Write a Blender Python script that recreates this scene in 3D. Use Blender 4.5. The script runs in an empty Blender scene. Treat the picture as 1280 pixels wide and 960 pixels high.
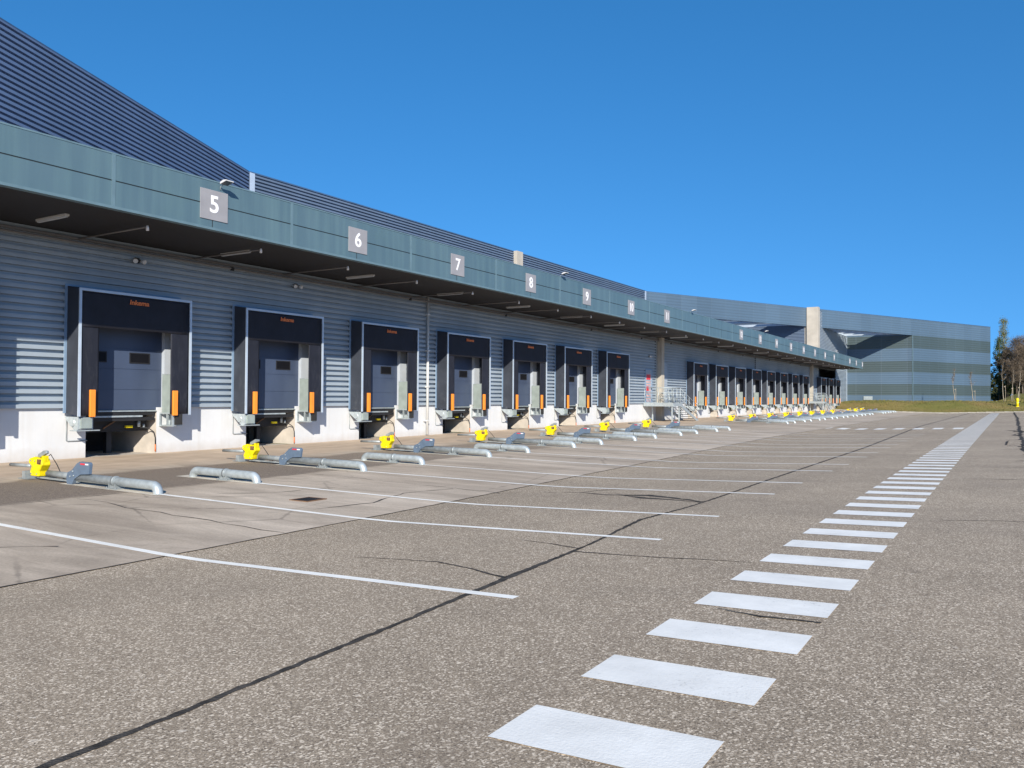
import bpy, math, random
from math import sin, cos, pi, radians, atan2, sqrt
from mathutils import Vector, Matrix
random.seed(7)
SC = bpy.context.scene
COL = SC.collection
WX = -20.69            # face of the dock wall
PITCH = 5.2435         # dock spacing
DOCK0 = 11.62          # left edge of the shelter at dock 5
FX = -16.94            # face of the canopy fascia

# ------------------------------------------------------------------ helpers
def link(o):
    COL.objects.link(o); return o

def tag(o, label=None, cat=None, group=None, kind=None):
    if label: o['label'] = label
    if cat: o['category'] = cat
    if group: o['group'] = group
    if kind: o['kind'] = kind
    return o

def empty(name, loc=(0, 0, 0), rz=0):
    o = bpy.data.objects.new(name, None)
    o.location = loc; o.rotation_euler = (0, 0, rz); o.empty_display_size = .2
    return link(o)

class MB:
    def __init__(s):
        s.v = []; s.f = []; s.m = []; s.sm = []
    def face(s, pts, mi=0, smooth=False):
        b = len(s.v); s.v += [tuple(p) for p in pts]
        s.f.append(tuple(range(b, b + len(pts)))); s.m.append(mi); s.sm.append(smooth)
    def box(s, x0, x1, y0, y1, z0, z1, mi=0):
        b = len(s.v)
        s.v += [(x0,y0,z0),(x1,y0,z0),(x1,y1,z0),(x0,y1,z0),(x0,y0,z1),(x1,y0,z1),(x1,y1,z1),(x0,y1,z1)]
        for f in ((0,3,2,1),(4,5,6,7),(0,1,5,4),(1,2,6,5),(2,3,7,6),(3,0,4,7)):
            s.f.append(tuple(b + i for i in f)); s.m.append(mi); s.sm.append(False)
        return s
    def prism(s, poly, axis, a, b_, mi=0):
        # poly in the two other axes, extruded along axis from a to b_
        n = len(poly); base = len(s.v)
        for t in (a, b_):
            for (p, q) in poly:
                s.v.append((t, p, q) if axis == 'x' else (p, t, q) if axis == 'y' else (p, q, t))
        s.f.append(tuple(base + i for i in range(n))[::-1]); s.f.append(tuple(base + n + i for i in range(n)))
        s.m += [mi, mi]; s.sm += [False, False]
        for i in range(n):
            j = (i + 1) % n
            s.f.append((base + i, base + j, base + n + j, base + n + i)); s.m.append(mi); s.sm.append(False)
        return s
    def tube(s, pts, r, seg=12, cap=True, mi=0):
        pts = [Vector(p) for p in pts]; rs = r if isinstance(r, (list, tuple)) else [r] * len(pts)
        base = len(s.v); up = None
        for i, p in enumerate(pts):
            if i == 0: t = pts[1] - p
            elif i == len(pts) - 1: t = p - pts[i - 1]
            else: t = (pts[i + 1] - p).normalized() + (p - pts[i - 1]).normalized()
            t.normalize()
            if up is None:
                a = Vector((0, 0, 1)) if abs(t.z) < .9 else Vector((1, 0, 0))
                up = (a - t * a.dot(t)).normalized()
            else:
                up = (up - t * up.dot(t)).normalized()
            w = t.cross(up)
            for k in range(seg):
                an = 2 * pi * k / seg
                s.v.append(tuple(p + (up * cos(an) + w * sin(an)) * rs[i]))
        for i in range(len(pts) - 1):
            for k in range(seg):
                k2 = (k + 1) % seg
                s.f.append((base + i*seg + k, base + i*seg + k2, base + (i+1)*seg + k2, base + (i+1)*seg + k))
                s.m.append(mi); s.sm.append(True)
        if cap:
            s.f.append(tuple(base + k for k in range(seg))[::-1]); s.m.append(mi); s.sm.append(False)
            e = base + (len(pts) - 1) * seg
            s.f.append(tuple(e + k for k in range(seg))); s.m.append(mi); s.sm.append(False)
        return s
    def build(s, name, mats, parent=None, loc=None, bevel=0):
        me = bpy.data.meshes.new(name)
        me.from_pydata(s.v, [], s.f)
        if not isinstance(mats, (list, tuple)): mats = [mats]
        for m in mats: me.materials.append(m)
        me.polygons.foreach_set('material_index', s.m)
        me.polygons.foreach_set('use_smooth', s.sm)
        me.update()
        o = bpy.data.objects.new(name, me); link(o)
        if parent is not None: o.parent = parent
        if loc: o.location = loc
        if bevel:
            b = o.modifiers.new('bevel', 'BEVEL'); b.width = bevel; b.segments = 2; b.limit_method = 'ANGLE'
        return o

KIDS = {}
def copy_tree(o, parent=None):
    c = o.copy(); COL.objects.link(c)
    if parent is not None: c.parent = parent
    for ch in o.children: copy_tree(ch, c)
    return c

def text_mesh(body, size, name, mat, parent, loc, rot, extrude=.004, bold=.0, sx=1.0, shear=0.0):
    cu = bpy.data.curves.new('lettering', 'FONT'); cu.body = body; cu.size = size
    cu.align_x = 'CENTER'; cu.align_y = 'CENTER'; cu.extrude = extrude; cu.offset = bold; cu.shear = shear
    t = bpy.data.objects.new('tmp', cu); link(t)
    dg = bpy.context.evaluated_depsgraph_get(); dg.update()
    me = bpy.data.meshes.new_from_object(t.evaluated_get(dg))
    bpy.data.objects.remove(t)
    me.materials.clear(); me.materials.append(mat)
    o = bpy.data.objects.new(name, me); link(o); o.parent = parent
    o.location = loc; o.rotation_euler = rot; o.scale = (sx, 1, 1)
    return o

# ------------------------------------------------------------------ materials
def srgb(r, g, b):
    f = lambda c: ((c/255+.055)/1.055)**2.4 if c/255 > .04045 else c/255/12.92
    return (f(r), f(g), f(b), 1)

def mat(name, col, rough=.6, metal=0, var=.12, scale=3.0, detail=5, bump=0, bscale=None, spec=.5, coord='Object', stretch=(1,1,1)):
    m = bpy.data.materials.new(name); m.use_nodes = True
    nt = m.node_tree; N = nt.nodes; L = nt.links; bs = N['Principled BSDF']
    bs.inputs['Roughness'].default_value = rough; bs.inputs['Metallic'].default_value = metal
    bs.inputs['Specular IOR Level'].default_value = spec
    tc = N.new('ShaderNodeNewGeometry'); mp = N.new('ShaderNodeMapping'); mp.inputs['Scale'].default_value = stretch
    L.new(tc.outputs['Position'], mp.inputs['Vector'])
    nz = N.new('ShaderNodeTexNoise'); nz.inputs['Scale'].default_value = scale; nz.inputs['Detail'].default_value = detail
    L.new(mp.outputs[0], nz.inputs['Vector'])
    mr = N.new('ShaderNodeMapRange'); mr.inputs[1].default_value = .3; mr.inputs[2].default_value = .7
    mr.inputs[3].default_value = 1 - var; mr.inputs[4].default_value = 1 + var
    L.new(nz.outputs['Fac'], mr.inputs[0])
    mx = N.new('ShaderNodeMix'); mx.data_type = 'RGBA'; mx.blend_type = 'MULTIPLY'; mx.inputs[0].default_value = 1
    mx.inputs[6].default_value = (*col[:3], 1)
    L.new(mr.outputs[0], mx.inputs[7]); L.new(mx.outputs[2], bs.inputs['Base Color'])
    if bump:
        n2 = N.new('ShaderNodeTexNoise'); n2.inputs['Scale'].default_value = bscale or scale * 8
        L.new(mp.outputs[0], n2.inputs['Vector'])
        bp = N.new('ShaderNodeBump'); bp.inputs['Strength'].default_value = bump; bp.inputs['Distance'].default_value = .02
        L.new(n2.outputs['Fac'], bp.inputs['Height']); L.new(bp.outputs[0], bs.inputs['Normal'])
    return m

class NT:
    """small node graph writer"""
    def __init__(s, name, rough=.9, spec=.3):
        s.m = bpy.data.materials.new(name); s.m.use_nodes = True
        s.nt = s.m.node_tree; s.N = s.nt.nodes; s.L = s.nt.links; s.bs = s.N['Principled BSDF']
        s.bs.inputs['Roughness'].default_value = rough; s.bs.inputs['Specular IOR Level'].default_value = spec
        s.tc = s.N.new('ShaderNodeNewGeometry').outputs['Position']
    def inp(s, sock, v):
        if hasattr(v, 'is_linked') or hasattr(v, 'links'): s.L.new(v, sock)
        else: sock.default_value = v
    def noise(s, scale, detail=4, stretch=None, rough=.55, dist=0, off=None):
        v = s.tc
        if stretch or off:
            mp = s.N.new('ShaderNodeMapping')
            if stretch: mp.inputs['Scale'].default_value = stretch
            if off: mp.inputs['Location'].default_value = off
            s.L.new(v, mp.inputs['Vector']); v = mp.outputs[0]
        n = s.N.new('ShaderNodeTexNoise'); n.inputs['Scale'].default_value = scale; n.inputs['Detail'].default_value = detail
        n.inputs['Roughness'].default_value = rough; n.inputs['Distortion'].default_value = dist
        s.L.new(v, n.inputs['Vector']); return n.outputs['Fac']
    def voro(s, scale, feature='F1', out='Distance', stretch=None):
        v = s.tc
        if stretch:
            mp = s.N.new('ShaderNodeMapping'); mp.inputs['Scale'].default_value = stretch
            s.L.new(v, mp.inputs['Vector']); v = mp.outputs[0]
        n = s.N.new('ShaderNodeTexVoronoi'); n.feature = feature; n.inputs['Scale'].default_value = scale
        s.L.new(v, n.inputs['Vector']); return n.outputs[out]
    def rng(s, v, a, b, c=0, d=1, smooth=False):
        n = s.N.new('ShaderNodeMapRange')
        if smooth: n.interpolation_type = 'SMOOTHSTEP'
        s.L.new(v, n.inputs[0])
        for i, x in enumerate((a, b, c, d)): n.inputs[i + 1].default_value = x
        return n.outputs[0]
    def math(s, op, a, b=0.0):
        n = s.N.new('ShaderNodeMath'); n.operation = op
        s.inp(n.inputs[0], a); s.inp(n.inputs[1], b); return n.outputs[0]
    def mix(s, fac, a, b, mode='MIX'):
        n = s.N.new('ShaderNodeMix'); n.data_type = 'RGBA'; n.blend_type = mode
        s.inp(n.inputs[0], fac); s.inp(n.inputs[6], a); s.inp(n.inputs[7], b); return n.outputs[2]
    def xyz(s):
        n = s.N.new('ShaderNodeSeparateXYZ'); s.L.new(s.tc, n.inputs[0]); return n.outputs
    def bump(s, h, strength=.3, dist=.01):
        b = s.N.new('ShaderNodeBump'); b.inputs['Strength'].default_value = strength; b.inputs['Distance'].default_value = dist
        s.L.new(h, b.inputs['Height']); s.L.new(b.outputs[0], s.bs.inputs['Normal'])
    def color(s, c): s.L.new(c, s.bs.inputs['Base Color']); return s.m

def c4(r, g, b): return (r, g, b, 1)

def asphalt_mat():
    g = NT('asphalt', .9, .2)
    big = g.rng(g.noise(.13, 4), .3, .7, .9, 1.1)
    mid = g.rng(g.noise(1.1, 5, rough=.65), .3, .7, .91, 1.08)
    st = g.voro(96, out='Color'); st2 = g.voro(36, out='Color')
    base = g.mix(g.rng(g.noise(130, 2, rough=.6), .35, .65), c4(.21,.163,.115), c4(.47,.375,.27))
    base = g.mix(g.rng(st, .66, .86, 0, .95), base, c4(.82,.69,.53))
    base = g.mix(g.rng(st, .02, .34, .8, 0), base, c4(.08,.06,.045))
    base = g.mix(g.rng(st2, .93, .96, 0, .4), base, c4(.9,.79,.64))
    base = g.mix(1.0, base, g.math('MULTIPLY', big, mid), 'MULTIPLY')
    # wheel tracks and damp stains, long in the driving direction
    tr = g.rng(g.noise(.8, 4, stretch=(1,.09,1), off=(3,7,0), dist=.3), .55, .8, 0, .3)
    base = g.mix(tr, base, c4(.2,.155,.118))
    pa = g.rng(g.noise(.35, 2, stretch=(.35,1,1), off=(9,1,0)), .55, .58, 0, .14)
    base = g.mix(pa, base, c4(.19,.155,.12))
    oil = g.rng(g.noise(1.9, 3, off=(1,4,2)), .7, .78, 0, .45)
    base = g.mix(oil, base, c4(.13,.108,.085))
    g.bump(g.noise(90, 2, rough=.7), .4, .008)
    return g.color(base)

def concrete_mat():
    g = NT('concrete', .85, .3)
    x = g.xyz()
    base = g.mix(g.rng(g.noise(.35, 5, stretch=(.5,1,1), rough=.62), .3, .7), c4(.40,.32,.24), c4(.66,.55,.43))
    fine = g.rng(g.noise(30, 4, rough=.7), .3, .7, .86, 1.13)
    sw = g.rng(g.noise(1.6, 6, stretch=(.25,1.2,1), rough=.7, dist=.8), .35, .68, .76, 1.1)
    base = g.mix(1.0, base, g.math('MULTIPLY', fine, sw), 'MULTIPLY')
    # wheel scrubbed darker streaks running towards the docks
    st = g.rng(g.noise(1.0, 4, stretch=(.12,1.3,1), off=(0,2,5)), .5, .72, 0, .55)
    base = g.mix(st, base, c4(.27,.215,.165))
    cr = g.voro(.42, 'DISTANCE_TO_EDGE')
    wobc = g.math('ADD', cr, g.math('MULTIPLY', g.math('SUBTRACT', g.noise(4, 4), .5), .05))
    base = g.mix(g.math('MULTIPLY', g.rng(wobc, .0, .012, .55, 0), g.rng(g.noise(.2, 2), .45, .55)), base, c4(.17,.14,.11))
    sp = g.rng(g.noise(1.4, 4, off=(7,7,7)), .64, .76, 0, .5)
    base = g.mix(sp, base, c4(.27,.225,.175))
    # resurfaced darker strip between the two concrete fields
    wob = g.math('MULTIPLY', g.math('SUBTRACT', g.noise(.5, 4), .5), 1.3)
    xx = g.math('ADD', x[0], wob)
    fade = g.rng(x[1], 14, 34, 1, .25)
    strip = g.math('MULTIPLY', g.rng(xx, -16.5, -16.25), g.rng(g.math('ADD', x[0], g.math('MULTIPLY', wob, .12)), -13.35, -13.2, 1, 0))
    dark = g.mix(g.rng(g.noise(38, 3, rough=.7), .35, .65), c4(.12,.093,.07), c4(.3,.24,.185))
    base = g.mix(g.math('MULTIPLY', g.math('MULTIPLY', strip, fade), .95), base, dark)
    # tan dust in front of the wall
    dust = g.rng(g.math('ADD', x[0], wob), -16.6, -17.6, 0, .75)
    tan = g.mix(g.rng(g.noise(2.5, 5, stretch=(1,.4,1)), .3, .7), c4(.42,.315,.225), c4(.62,.485,.355))
    base = g.mix(dust, base, tan)
    g.bump(g.noise(40, 3, rough=.6), .25, .006)
    return g.color(base)

def paint_mat(name, col=(.74,.75,.76), wear=.35):
    g = NT(name, .7, .4)
    n = g.noise(30, 5, rough=.8); n2 = g.noise(1.1, 3)
    k = g.math('ADD', g.math('MULTIPLY', n, .65), g.math('MULTIPLY', n2, .35))
    base = g.mix(g.rng(k, .34 - .12*(1-wear), .5 - .1*(1-wear), 1, 0), c4(*col), c4(.26,.24,.215))
    base = g.mix(1.0, base, g.rng(g.noise(2.2, 6, rough=.7), .3, .7, .84, 1.05), 'MULTIPLY')
    g.bump(g.noise(60, 2), .3, .006)
    return g.color(base)

def grass_mat():
    g = NT('grass', .95, .15)
    n = g.noise(.55, 6, stretch=(.5,1,1), rough=.7)
    base = g.mix(g.rng(n, .32, .68), c4(.12,.125,.03), c4(.24,.2,.07))
    base = g.mix(g.rng(g.noise(5, 4, rough=.8), .35, .7), base, c4(.16,.16,.045))
    base = g.mix(g.rng(g.noise(.22, 4, stretch=(.5,1,1)), .48, .66, 0, .75), base, c4(.26,.18,.075))
    g.bump(g.noise(6, 5, rough=.8), .9, .12)
    return g.color(base)

def cladding_mat(name, col, rough=.5, spec=.5, panel=6.0):
    g = NT(name, rough, spec)
    base = g.mix(g.rng(g.noise(.4, 4, stretch=(1,1,3)), .3, .7), c4(*[c*.92 for c in col]), c4(*[c*1.07 for c in col]))
    streak = g.rng(g.noise(2.2, 4, stretch=(1,1,.05)), .3, .75, .93, 1.05)
    base = g.mix(1.0, base, streak, 'MULTIPLY')
    g.L.new(g.rng(g.noise(1.5, 3), .3, .7, rough - .06, rough + .08), g.bs.inputs['Roughness'])
    return g.color(base)

def banded_mat():
    g = NT('banded_metal_cladding', .45, .5)
    x = g.xyz(); z = x[2]
    lt = c4(.08,.127,.182); dk = c4(.056,.08,.086)
    def stp(a): return g.rng(z, a - .015, a + .015, 0, 1)
    s = stp(2.17)
    for i, a in enumerate((3.78, 5.5, 7.12, 8.96, 10.8)):
        if i % 2 == 0: s = g.math('SUBTRACT', s, stp(a))
        else: s = g.math('ADD', s, stp(a))
    base = g.mix(s, lt, dk)
    # vertical sheet joints, along the wall's own length
    along = g.math('ADD', g.math('MULTIPLY', x[0], .9), x[1])
    saw = g.math('FRACT', g.math('DIVIDE', along, 3.1))
    base = g.mix(g.rng(saw, .0, .035, .3, 0), base, c4(.16,.2,.25))
    tone = g.N.new('ShaderNodeTexWhiteNoise'); tone.noise_dimensions = '1D'
    g.L.new(g.math('FLOOR', g.math('DIVIDE', along, 3.1)), tone.inputs['W'])
    base = g.mix(1.0, base, g.rng(tone.outputs['Value'], 0, 1, .93, 1.07), 'MULTIPLY')
    base = g.mix(1.0, base, g.rng(g.noise(.15, 4), .3, .7, .93, 1.07), 'MULTIPLY')
    w = g.math('PINGPONG', z, .165)
    g.bump(g.rng(w, .05, .11), .5, .03)
    return g.color(base)

def fascia_mat():
    g = NT('green_grey_fascia_panel', .42, .5)
    base = g.mix(g.rng(g.noise(.5, 4, stretch=(1,1,.5)), .3, .7), c4(.07,.125,.158), c4(.097,.158,.192))
    base = g.mix(g.rng(g.noise(3, 4, stretch=(1,1,.06)), .45, .75, 0, .6), base, c4(.125,.205,.225))
    base = g.mix(g.rng(g.noise(.9, 5, off=(0,3,9)), .6, .8, 0, .3), base, c4(.1,.175,.175))
    return g.color(base)

def white_wall_mat():
    g = NT('white_painted_concrete', .7, .4)
    x = g.xyz()
    base = g.mix(g.rng(g.noise(1.2, 5), .3, .7), c4(.59,.6,.61), c4(.645,.655,.665))
    drip = g.rng(g.noise(4.5, 4, stretch=(1,1,.1)), .52, .8, 0, .38)
    base = g.mix(drip, base, c4(.5,.47,.42))
    low = g.math('MULTIPLY', g.rng(g.math('ADD', x[2], g.math('MULTIPLY', g.noise(3, 4), -.35)), -.3, .02, 1, 0), .45)
    base = g.mix(low, base, c4(.42,.36,.3))
    g.bump(g.noise(20, 4), .15, .01)
    return g.color(base)

def number_plate_mat():
    g = NT('grey_plate', .5, .5)
    base = g.mix(g.rng(g.noise(2, 3), .3, .7), c4(.26,.255,.27), c4(.31,.305,.32))
    return g.color(base)

M = {}
M['asphalt'] = asphalt_mat(); M['concrete'] = concrete_mat()
M['line'] = paint_mat('white_line_paint', (.95,.92,.84), .3); M['stripe'] = paint_mat('white_stripe_paint', (.88,.855,.79), .3)
M['plinth'] = paint_mat('worn_cream_paint', (.66,.6,.5), .9)
M['tar'] = mat('bitumen_seal', c4(.062,.055,.048), .9, var=.5, scale=9, spec=.15, bump=.5, bscale=60)
M['joint'] = mat('joint_dirt', c4(.07,.062,.055), .9, var=.4, scale=5)
M['grass'] = grass_mat()
M['earth'] = mat('field_soil', c4(.09,.1,.035), .95, var=.3, scale=.05)
M['kerb'] = mat('kerb_concrete', c4(.34,.32,.28), .85, var=.2, scale=2, bump=.2)
M['clad'] = cladding_mat('grey_ribbed_cladding', (.32,.375,.43), .45)
M['cladblue'] = cladding_mat('blue_grey_ribbed_cladding', (.14,.2,.32), .5)
M['cladup'] = cladding_mat('pale_blue_ribbed_cladding', (.12,.165,.24), .5)
M['banded'] = banded_mat(); M['fascia'] = fascia_mat(); M['white'] = white_wall_mat()
M['fasciatrim'] = mat('fascia_trim', c4(.12,.19,.225), .4, var=.1)
M['seam'] = mat('dark_seam', c4(.02,.03,.035), .7)
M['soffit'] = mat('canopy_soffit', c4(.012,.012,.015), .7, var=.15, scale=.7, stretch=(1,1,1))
M['roof'] = mat('grey_roof_membrane', c4(.2,.2,.2), .9, var=.15, scale=.5)
M['beige'] = mat('beige_concrete', c4(.44,.4,.34), .85, var=.12, scale=1.2, bump=.15)
M['pit'] = mat('pit_concrete', c4(.5,.45,.39), .85, var=.15, scale=2.5, bump=.2)
M['pitshade'] = mat('shade_dark_concrete', c4(.03,.029,.03), .9, var=.3, scale=3)  # pit concrete with the shade painted into its colour
def fabric_mat(name, col, scuff):
    g = NT(name, .65, .35)
    base = g.mix(g.rng(g.noise(1.7, 4), .3, .7), c4(*[c*.8 for c in col]), c4(*[c*1.2 for c in col]))
    x = g.xyz()
    k = g.math('MULTIPLY', g.rng(g.noise(5, 5, stretch=(1,2.2,.6), rough=.7), .52, .72, 0, .8), g.rng(x[2], 1.2, 3.2, 1, .15))
    base = g.mix(k, base, c4(*scuff))
    g.bump(g.noise(3.5, 3, stretch=(1,1,.4)), .35, .03)
    return g.color(base)
M['fabric_unused'] = mat('dark_dock_fabric', c4(.015,.015,.022), .62, var=.2, scale=2.5, bump=.12, bscale=14)
M['fabricside_unused'] = mat('x', c4(.048,.05,.056), .6, var=.25, scale=3, bump=.3, bscale=5, stretch=(1,1,.5))
M['fabric'] = fabric_mat('dark_dock_fabric', (.014,.016,.026), (.045,.048,.056)); M['fabricside'] = fabric_mat('dark_grey_side_fabric', (.037,.043,.058), (.07,.076,.088))
M['alu'] = mat('aluminium_profile', c4(.5,.58,.68), .4, .25, var=.08)
M['bluetrim'] = mat('blue_grey_trim', c4(.22,.32,.45), .45, .1, var=.08)
M['cap'] = mat('dark_blue_cap', c4(.06,.11,.2), .4)
M['orange'] = mat('orange_plastic', c4(.85,.27,.03), .5, var=.08)
M['orangeprint'] = mat('orange_print', c4(.75,.2,.06), .6, var=.05)
M['door'] = mat('blue_grey_door', c4(.052,.072,.122), .5, var=.1, scale=1.5, stretch=(1,1,.4))
M['glass'] = mat('dark_window', c4(.008,.008,.01), .5, var=.1, spec=.15)
M['jamb'] = mat('pale_door_jamb', c4(.44,.48,.53), .5, var=.06)
M['galv'] = mat('galvanised_steel', c4(.42,.47,.49), .42, .35, var=.16, scale=9)
M['galvold'] = mat('weathered_galvanised_steel', c4(.3,.33,.34), .5, .3, var=.2, scale=7)
M['plate'] = mat('grey_green_steel_plate', c4(.3,.35,.33), .5, .15, var=.12, scale=4)
M['black'] = mat('black_steel', c4(.015,.015,.017), .6, var=.2)
M['rubber'] = mat('black_rubber', c4(.02,.02,.02), .8, var=.2)
M['yellow'] = mat('yellow_paint', c4(.8,.62,.0), .5, var=.22, scale=14, bump=.2)
M['rust'] = mat('brown_steel', c4(.17,.09,.045), .7, var=.3, scale=10)
M['housing'] = mat('slate_blue_coating', c4(.105,.15,.215), .45, var=.12, scale=6)
M['red'] = mat('red_print', c4(.62,.03,.05), .5); M['whitep'] = mat('white_print', c4(.8,.8,.82), .5, var=.04)
M['numplate'] = number_plate_mat()
M['lamp'] = mat('white_lamp_housing', c4(.6,.6,.6), .4, var=.05)
M['lampdark'] = mat('dark_lamp_glass', c4(.05,.06,.07), .25)
M['pipe'] = mat('white_pipe', c4(.62,.62,.6), .45, var=.06)
M['darkpipe'] = mat('grey_sprinkler_pipe', c4(.16,.15,.15), .5)
M['doorblue'] = mat('grey_blue_door_leaf', c4(.33,.38,.45), .5, var=.1)
M['doorpink'] = mat('red_white_door_sign', c4(.62,.36,.33), .6, var=.25, scale=4)
M['bark'] = mat('bark', c4(.16,.13,.1), .9, var=.3, scale=6)
M['palebark'] = mat('pale_bark', c4(.34,.29,.22), .9, var=.3, scale=6)
def leafmat(name, a, b):
    g = NT(name, .8, .2)
    return g.color(g.mix(g.rng(g.noise(1.3, 3), .3, .7), c4(*a), c4(*b)))
M['ivy'] = leafmat('dark_ivy', (.035,.055,.02), (.085,.115,.035))
M['young'] = leafmat('yellow_green_leaves', (.12,.13,.035), (.2,.2,.07))
M['twig'] = leafmat('brown_twigs', (.09,.07,.05), (.19,.145,.105))
M['dark'] = leafmat('dark_undergrowth', (.02,.028,.012), (.05,.055,.022))

# ------------------------------------------------------------------ terrain
def lerp(t, pts):
    if t <= pts[0][0]: return pts[0][1]
    for (a, fa), (b, fb) in zip(pts, pts[1:]):
        if t <= b: return fa + (fb - fa) * (t - a) / (b - a)
    return pts[-1][1]
PROF = [(-20.69,-.093),(-7.95,-.25),(-7.2,-.235),(3,.098),(14,.10)]
LONG = [(-40,-.07),(8,-.06),(14,-.045),(25,0),(35,.05),(60,.08),(130,.1)]
def ss(a, b, t):
    t = max(0, min(1, (t - a) / (b - a))); return t*t*(3-2*t)
def yard_z(x, y):
    return lerp(x, PROF) + lerp(y, LONG) * max(0, min(1, (-8 - x) / 12.7))
EDGE = 118.2
def gz(x, y):
    z = yard_z(x, y)
    if y > EDGE:
        t = ss(EDGE, EDGE + 5.5, y)
        z = z * (1 - t) + 1.22 * t
        z += 1.25 * ss(-2.2, 1.5, x) * ss(124, 142, y)
        z += .12 * sin(x * .7 + y * .3) * t * (1 - ss(124, 128, y))
    return z
YS = [-60,-40,-25,-15,-8,-4,-2] + [i for i in range(0, 118, 2)] + [118.2]
XS = [-20.69] + [-20,-19,-18,-17,-16,-15,-14,-13,-12,-11,-10,-9,-8.5,-7.95,-7.2,-6,-5,-4,-3,-2,-1,0,1,2,3,5,8,14,30,80]

def sheet(name, rows, m, dz, kind='structure'):
    """rows: list of (y, [x...]) with equal counts"""
    me = bpy.data.meshes.new(name); v = []; f = []
    n = len(rows[0][1])
    for y, xs in rows:
        for x in xs: v.append((x, y, gz(x, y) + dz))
    for j in range(len(rows) - 1):
        for i in range(n - 1):
            a = j*n + i; f.append((a, a+1, a+1+n, a+n))
    me.from_pydata(v, [], f); me.materials.append(m)
    me.polygons.foreach_set('use_smooth', [True]*len(f)); me.update()
    o = bpy.data.objects.new(name, me); link(o); tag(o, kind=kind); return o

gys = [-1500,-400,-120] + YS + [118.25,118.7,119.2,119.8,120.5,121.2,122,123,124,126,128,131,134,137,140,143,147,155,170,200,300,500,900,1800]
gxs = [-1500,-500,-150,-60,-30] + XS + [150,400,1500]
sheet('ground', [(y, gxs) for y in gys], M['earth'], -.006)
sheet('asphalt_yard', [(y, [x for x in XS]) for y in YS], M['asphalt'], 0)
KERB = [(-60,-7.7),(4,-7.78),(8.5,-7.87),(12,-8.0),(16,-8.2),(20,-8.36),(29,-8.85),(38,-9.2),(60,-9.3),(118.2,-9.3)]
def crow(y):
    e = lerp(y, KERB); t = [-20.69,-20,-19,-18,-17,-16,-15,-14,-13,-12,-11,-10]
    return t + [e - .3, e]
sheet('concrete_apron', [(y, crow(y)) for y in YS], M['concrete'], .005)

# the grass bank, one uneven sheet with tufts
def grass_bank():
    mb = MB(); rnd = random.Random(3)
    xs = [-20.6 + i*.8 for i in range(28)] + [2 + i*1.6 for i in range(40)]
    ys = [118.42, 118.6, 118.9, 119.3, 119.8, 120.4, 121, 121.7, 122.5, 123.5, 125, 127, 129, 132, 135, 138, 141, 145, 150, 160, 175]
    idx = {}
    for j, y in enumerate(ys):
        for i, x in enumerate(xs):
            idx[i, j] = len(mb.v); mb.v.append((x, y, gz(x, y) + .03 + rnd.uniform(0, .07)))
    for j in range(len(ys)-1):
        for i in range(len(xs)-1):
            mb.f.append((idx[i,j], idx[i+1,j], idx[i+1,j+1], idx[i,j+1])); mb.m.append(0); mb.sm.append(True)
    for _ in range(9000):
        x = rnd.uniform(-20, 12); y = 118.5 + rnd.random()**1.3 * 14; z = gz(x, y)
        h = rnd.uniform(.08, .24); a = rnd.uniform(0, pi); w = rnd.uniform(.03, .09)
        dx, dy = cos(a)*w, sin(a)*w; lx, ly = rnd.uniform(-.08,.08), rnd.uniform(-.08,.08)
        mb.face([(x-dx,y-dy,z),(x+dx,y+dy,z),(x+lx,y+ly,z+h)])
    o = mb.build('grass', M['grass']); tag(o, kind='stuff')
grass_bank()
k = MB()
xs = [-20.5 + i*1.0 for i in range(60)]
for x in xs:
    z = yard_z(x, EDGE); k.box(x, x+.985, EDGE, EDGE+.2, z-.3, z+.13)
tag(k.build('kerb', M['kerb'], bevel=.02), kind='structure')

def strip(mb, pts, w, dz, seg=1.0, jit=0):
    """ribbon on the ground through pts; w is a width or a list of widths"""
    P = []
    n = len(pts)
    ws = w if isinstance(w, list) else [w]*n
    for i in range(n-1):
        a, b = Vector(pts[i]), Vector(pts[i+1]); L = (b-a).length; k = max(1, int(L/seg))
        for t in range(k):
            q = a.lerp(b, t/k)
            P.append((q, ws[i] + (ws[i+1]-ws[i])*t/k))
    P.append((Vector(pts[-1]), ws[-1]))
    out = []
    for i, (q, ww) in enumerate(P):
        t = (P[min(i+1, len(P)-1)][0] - P[max(i-1, 0)][0]).normalized(); nn = Vector((-t.y, t.x))
        o1 = random.uniform(-jit, jit); o2 = random.uniform(-jit*.6, jit*.6)
        c = q + nn*o1; hw = max(.004, ww/2 + o2)
        out.append((c + nn*hw, c - nn*hw))
    b = len(mb.v)
    for l, r in out:
        ex = lerp(l.y, KERB); e = .006 if min(l.x, r.x) < ex + .4 else 0
        mb.v.append((l.x, l.y, gz(l.x, l.y)+dz+e)); mb.v.append((r.x, r.y, gz(r.x, r.y)+dz+e))
    for i in range(len(out)-1):
        mb.f.append((b+2*i, b+2*i+1, b+2*i+3, b+2*i+2)); mb.m.append(0); mb.sm.append(False)

# docks: left edge Y of each shelter
DOCKS = [DOCK0 + PITCH*i for i in range(-1, 7)]
DOCKS += [58.4 + 5.36*i for i in range(8)]
DOCKS += [106.5 + 5.1*i for i in range(3)]
NUMS = [4] + list(range(5, 12)) + list(range(12, 20)) + [20, 21, 22]

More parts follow.
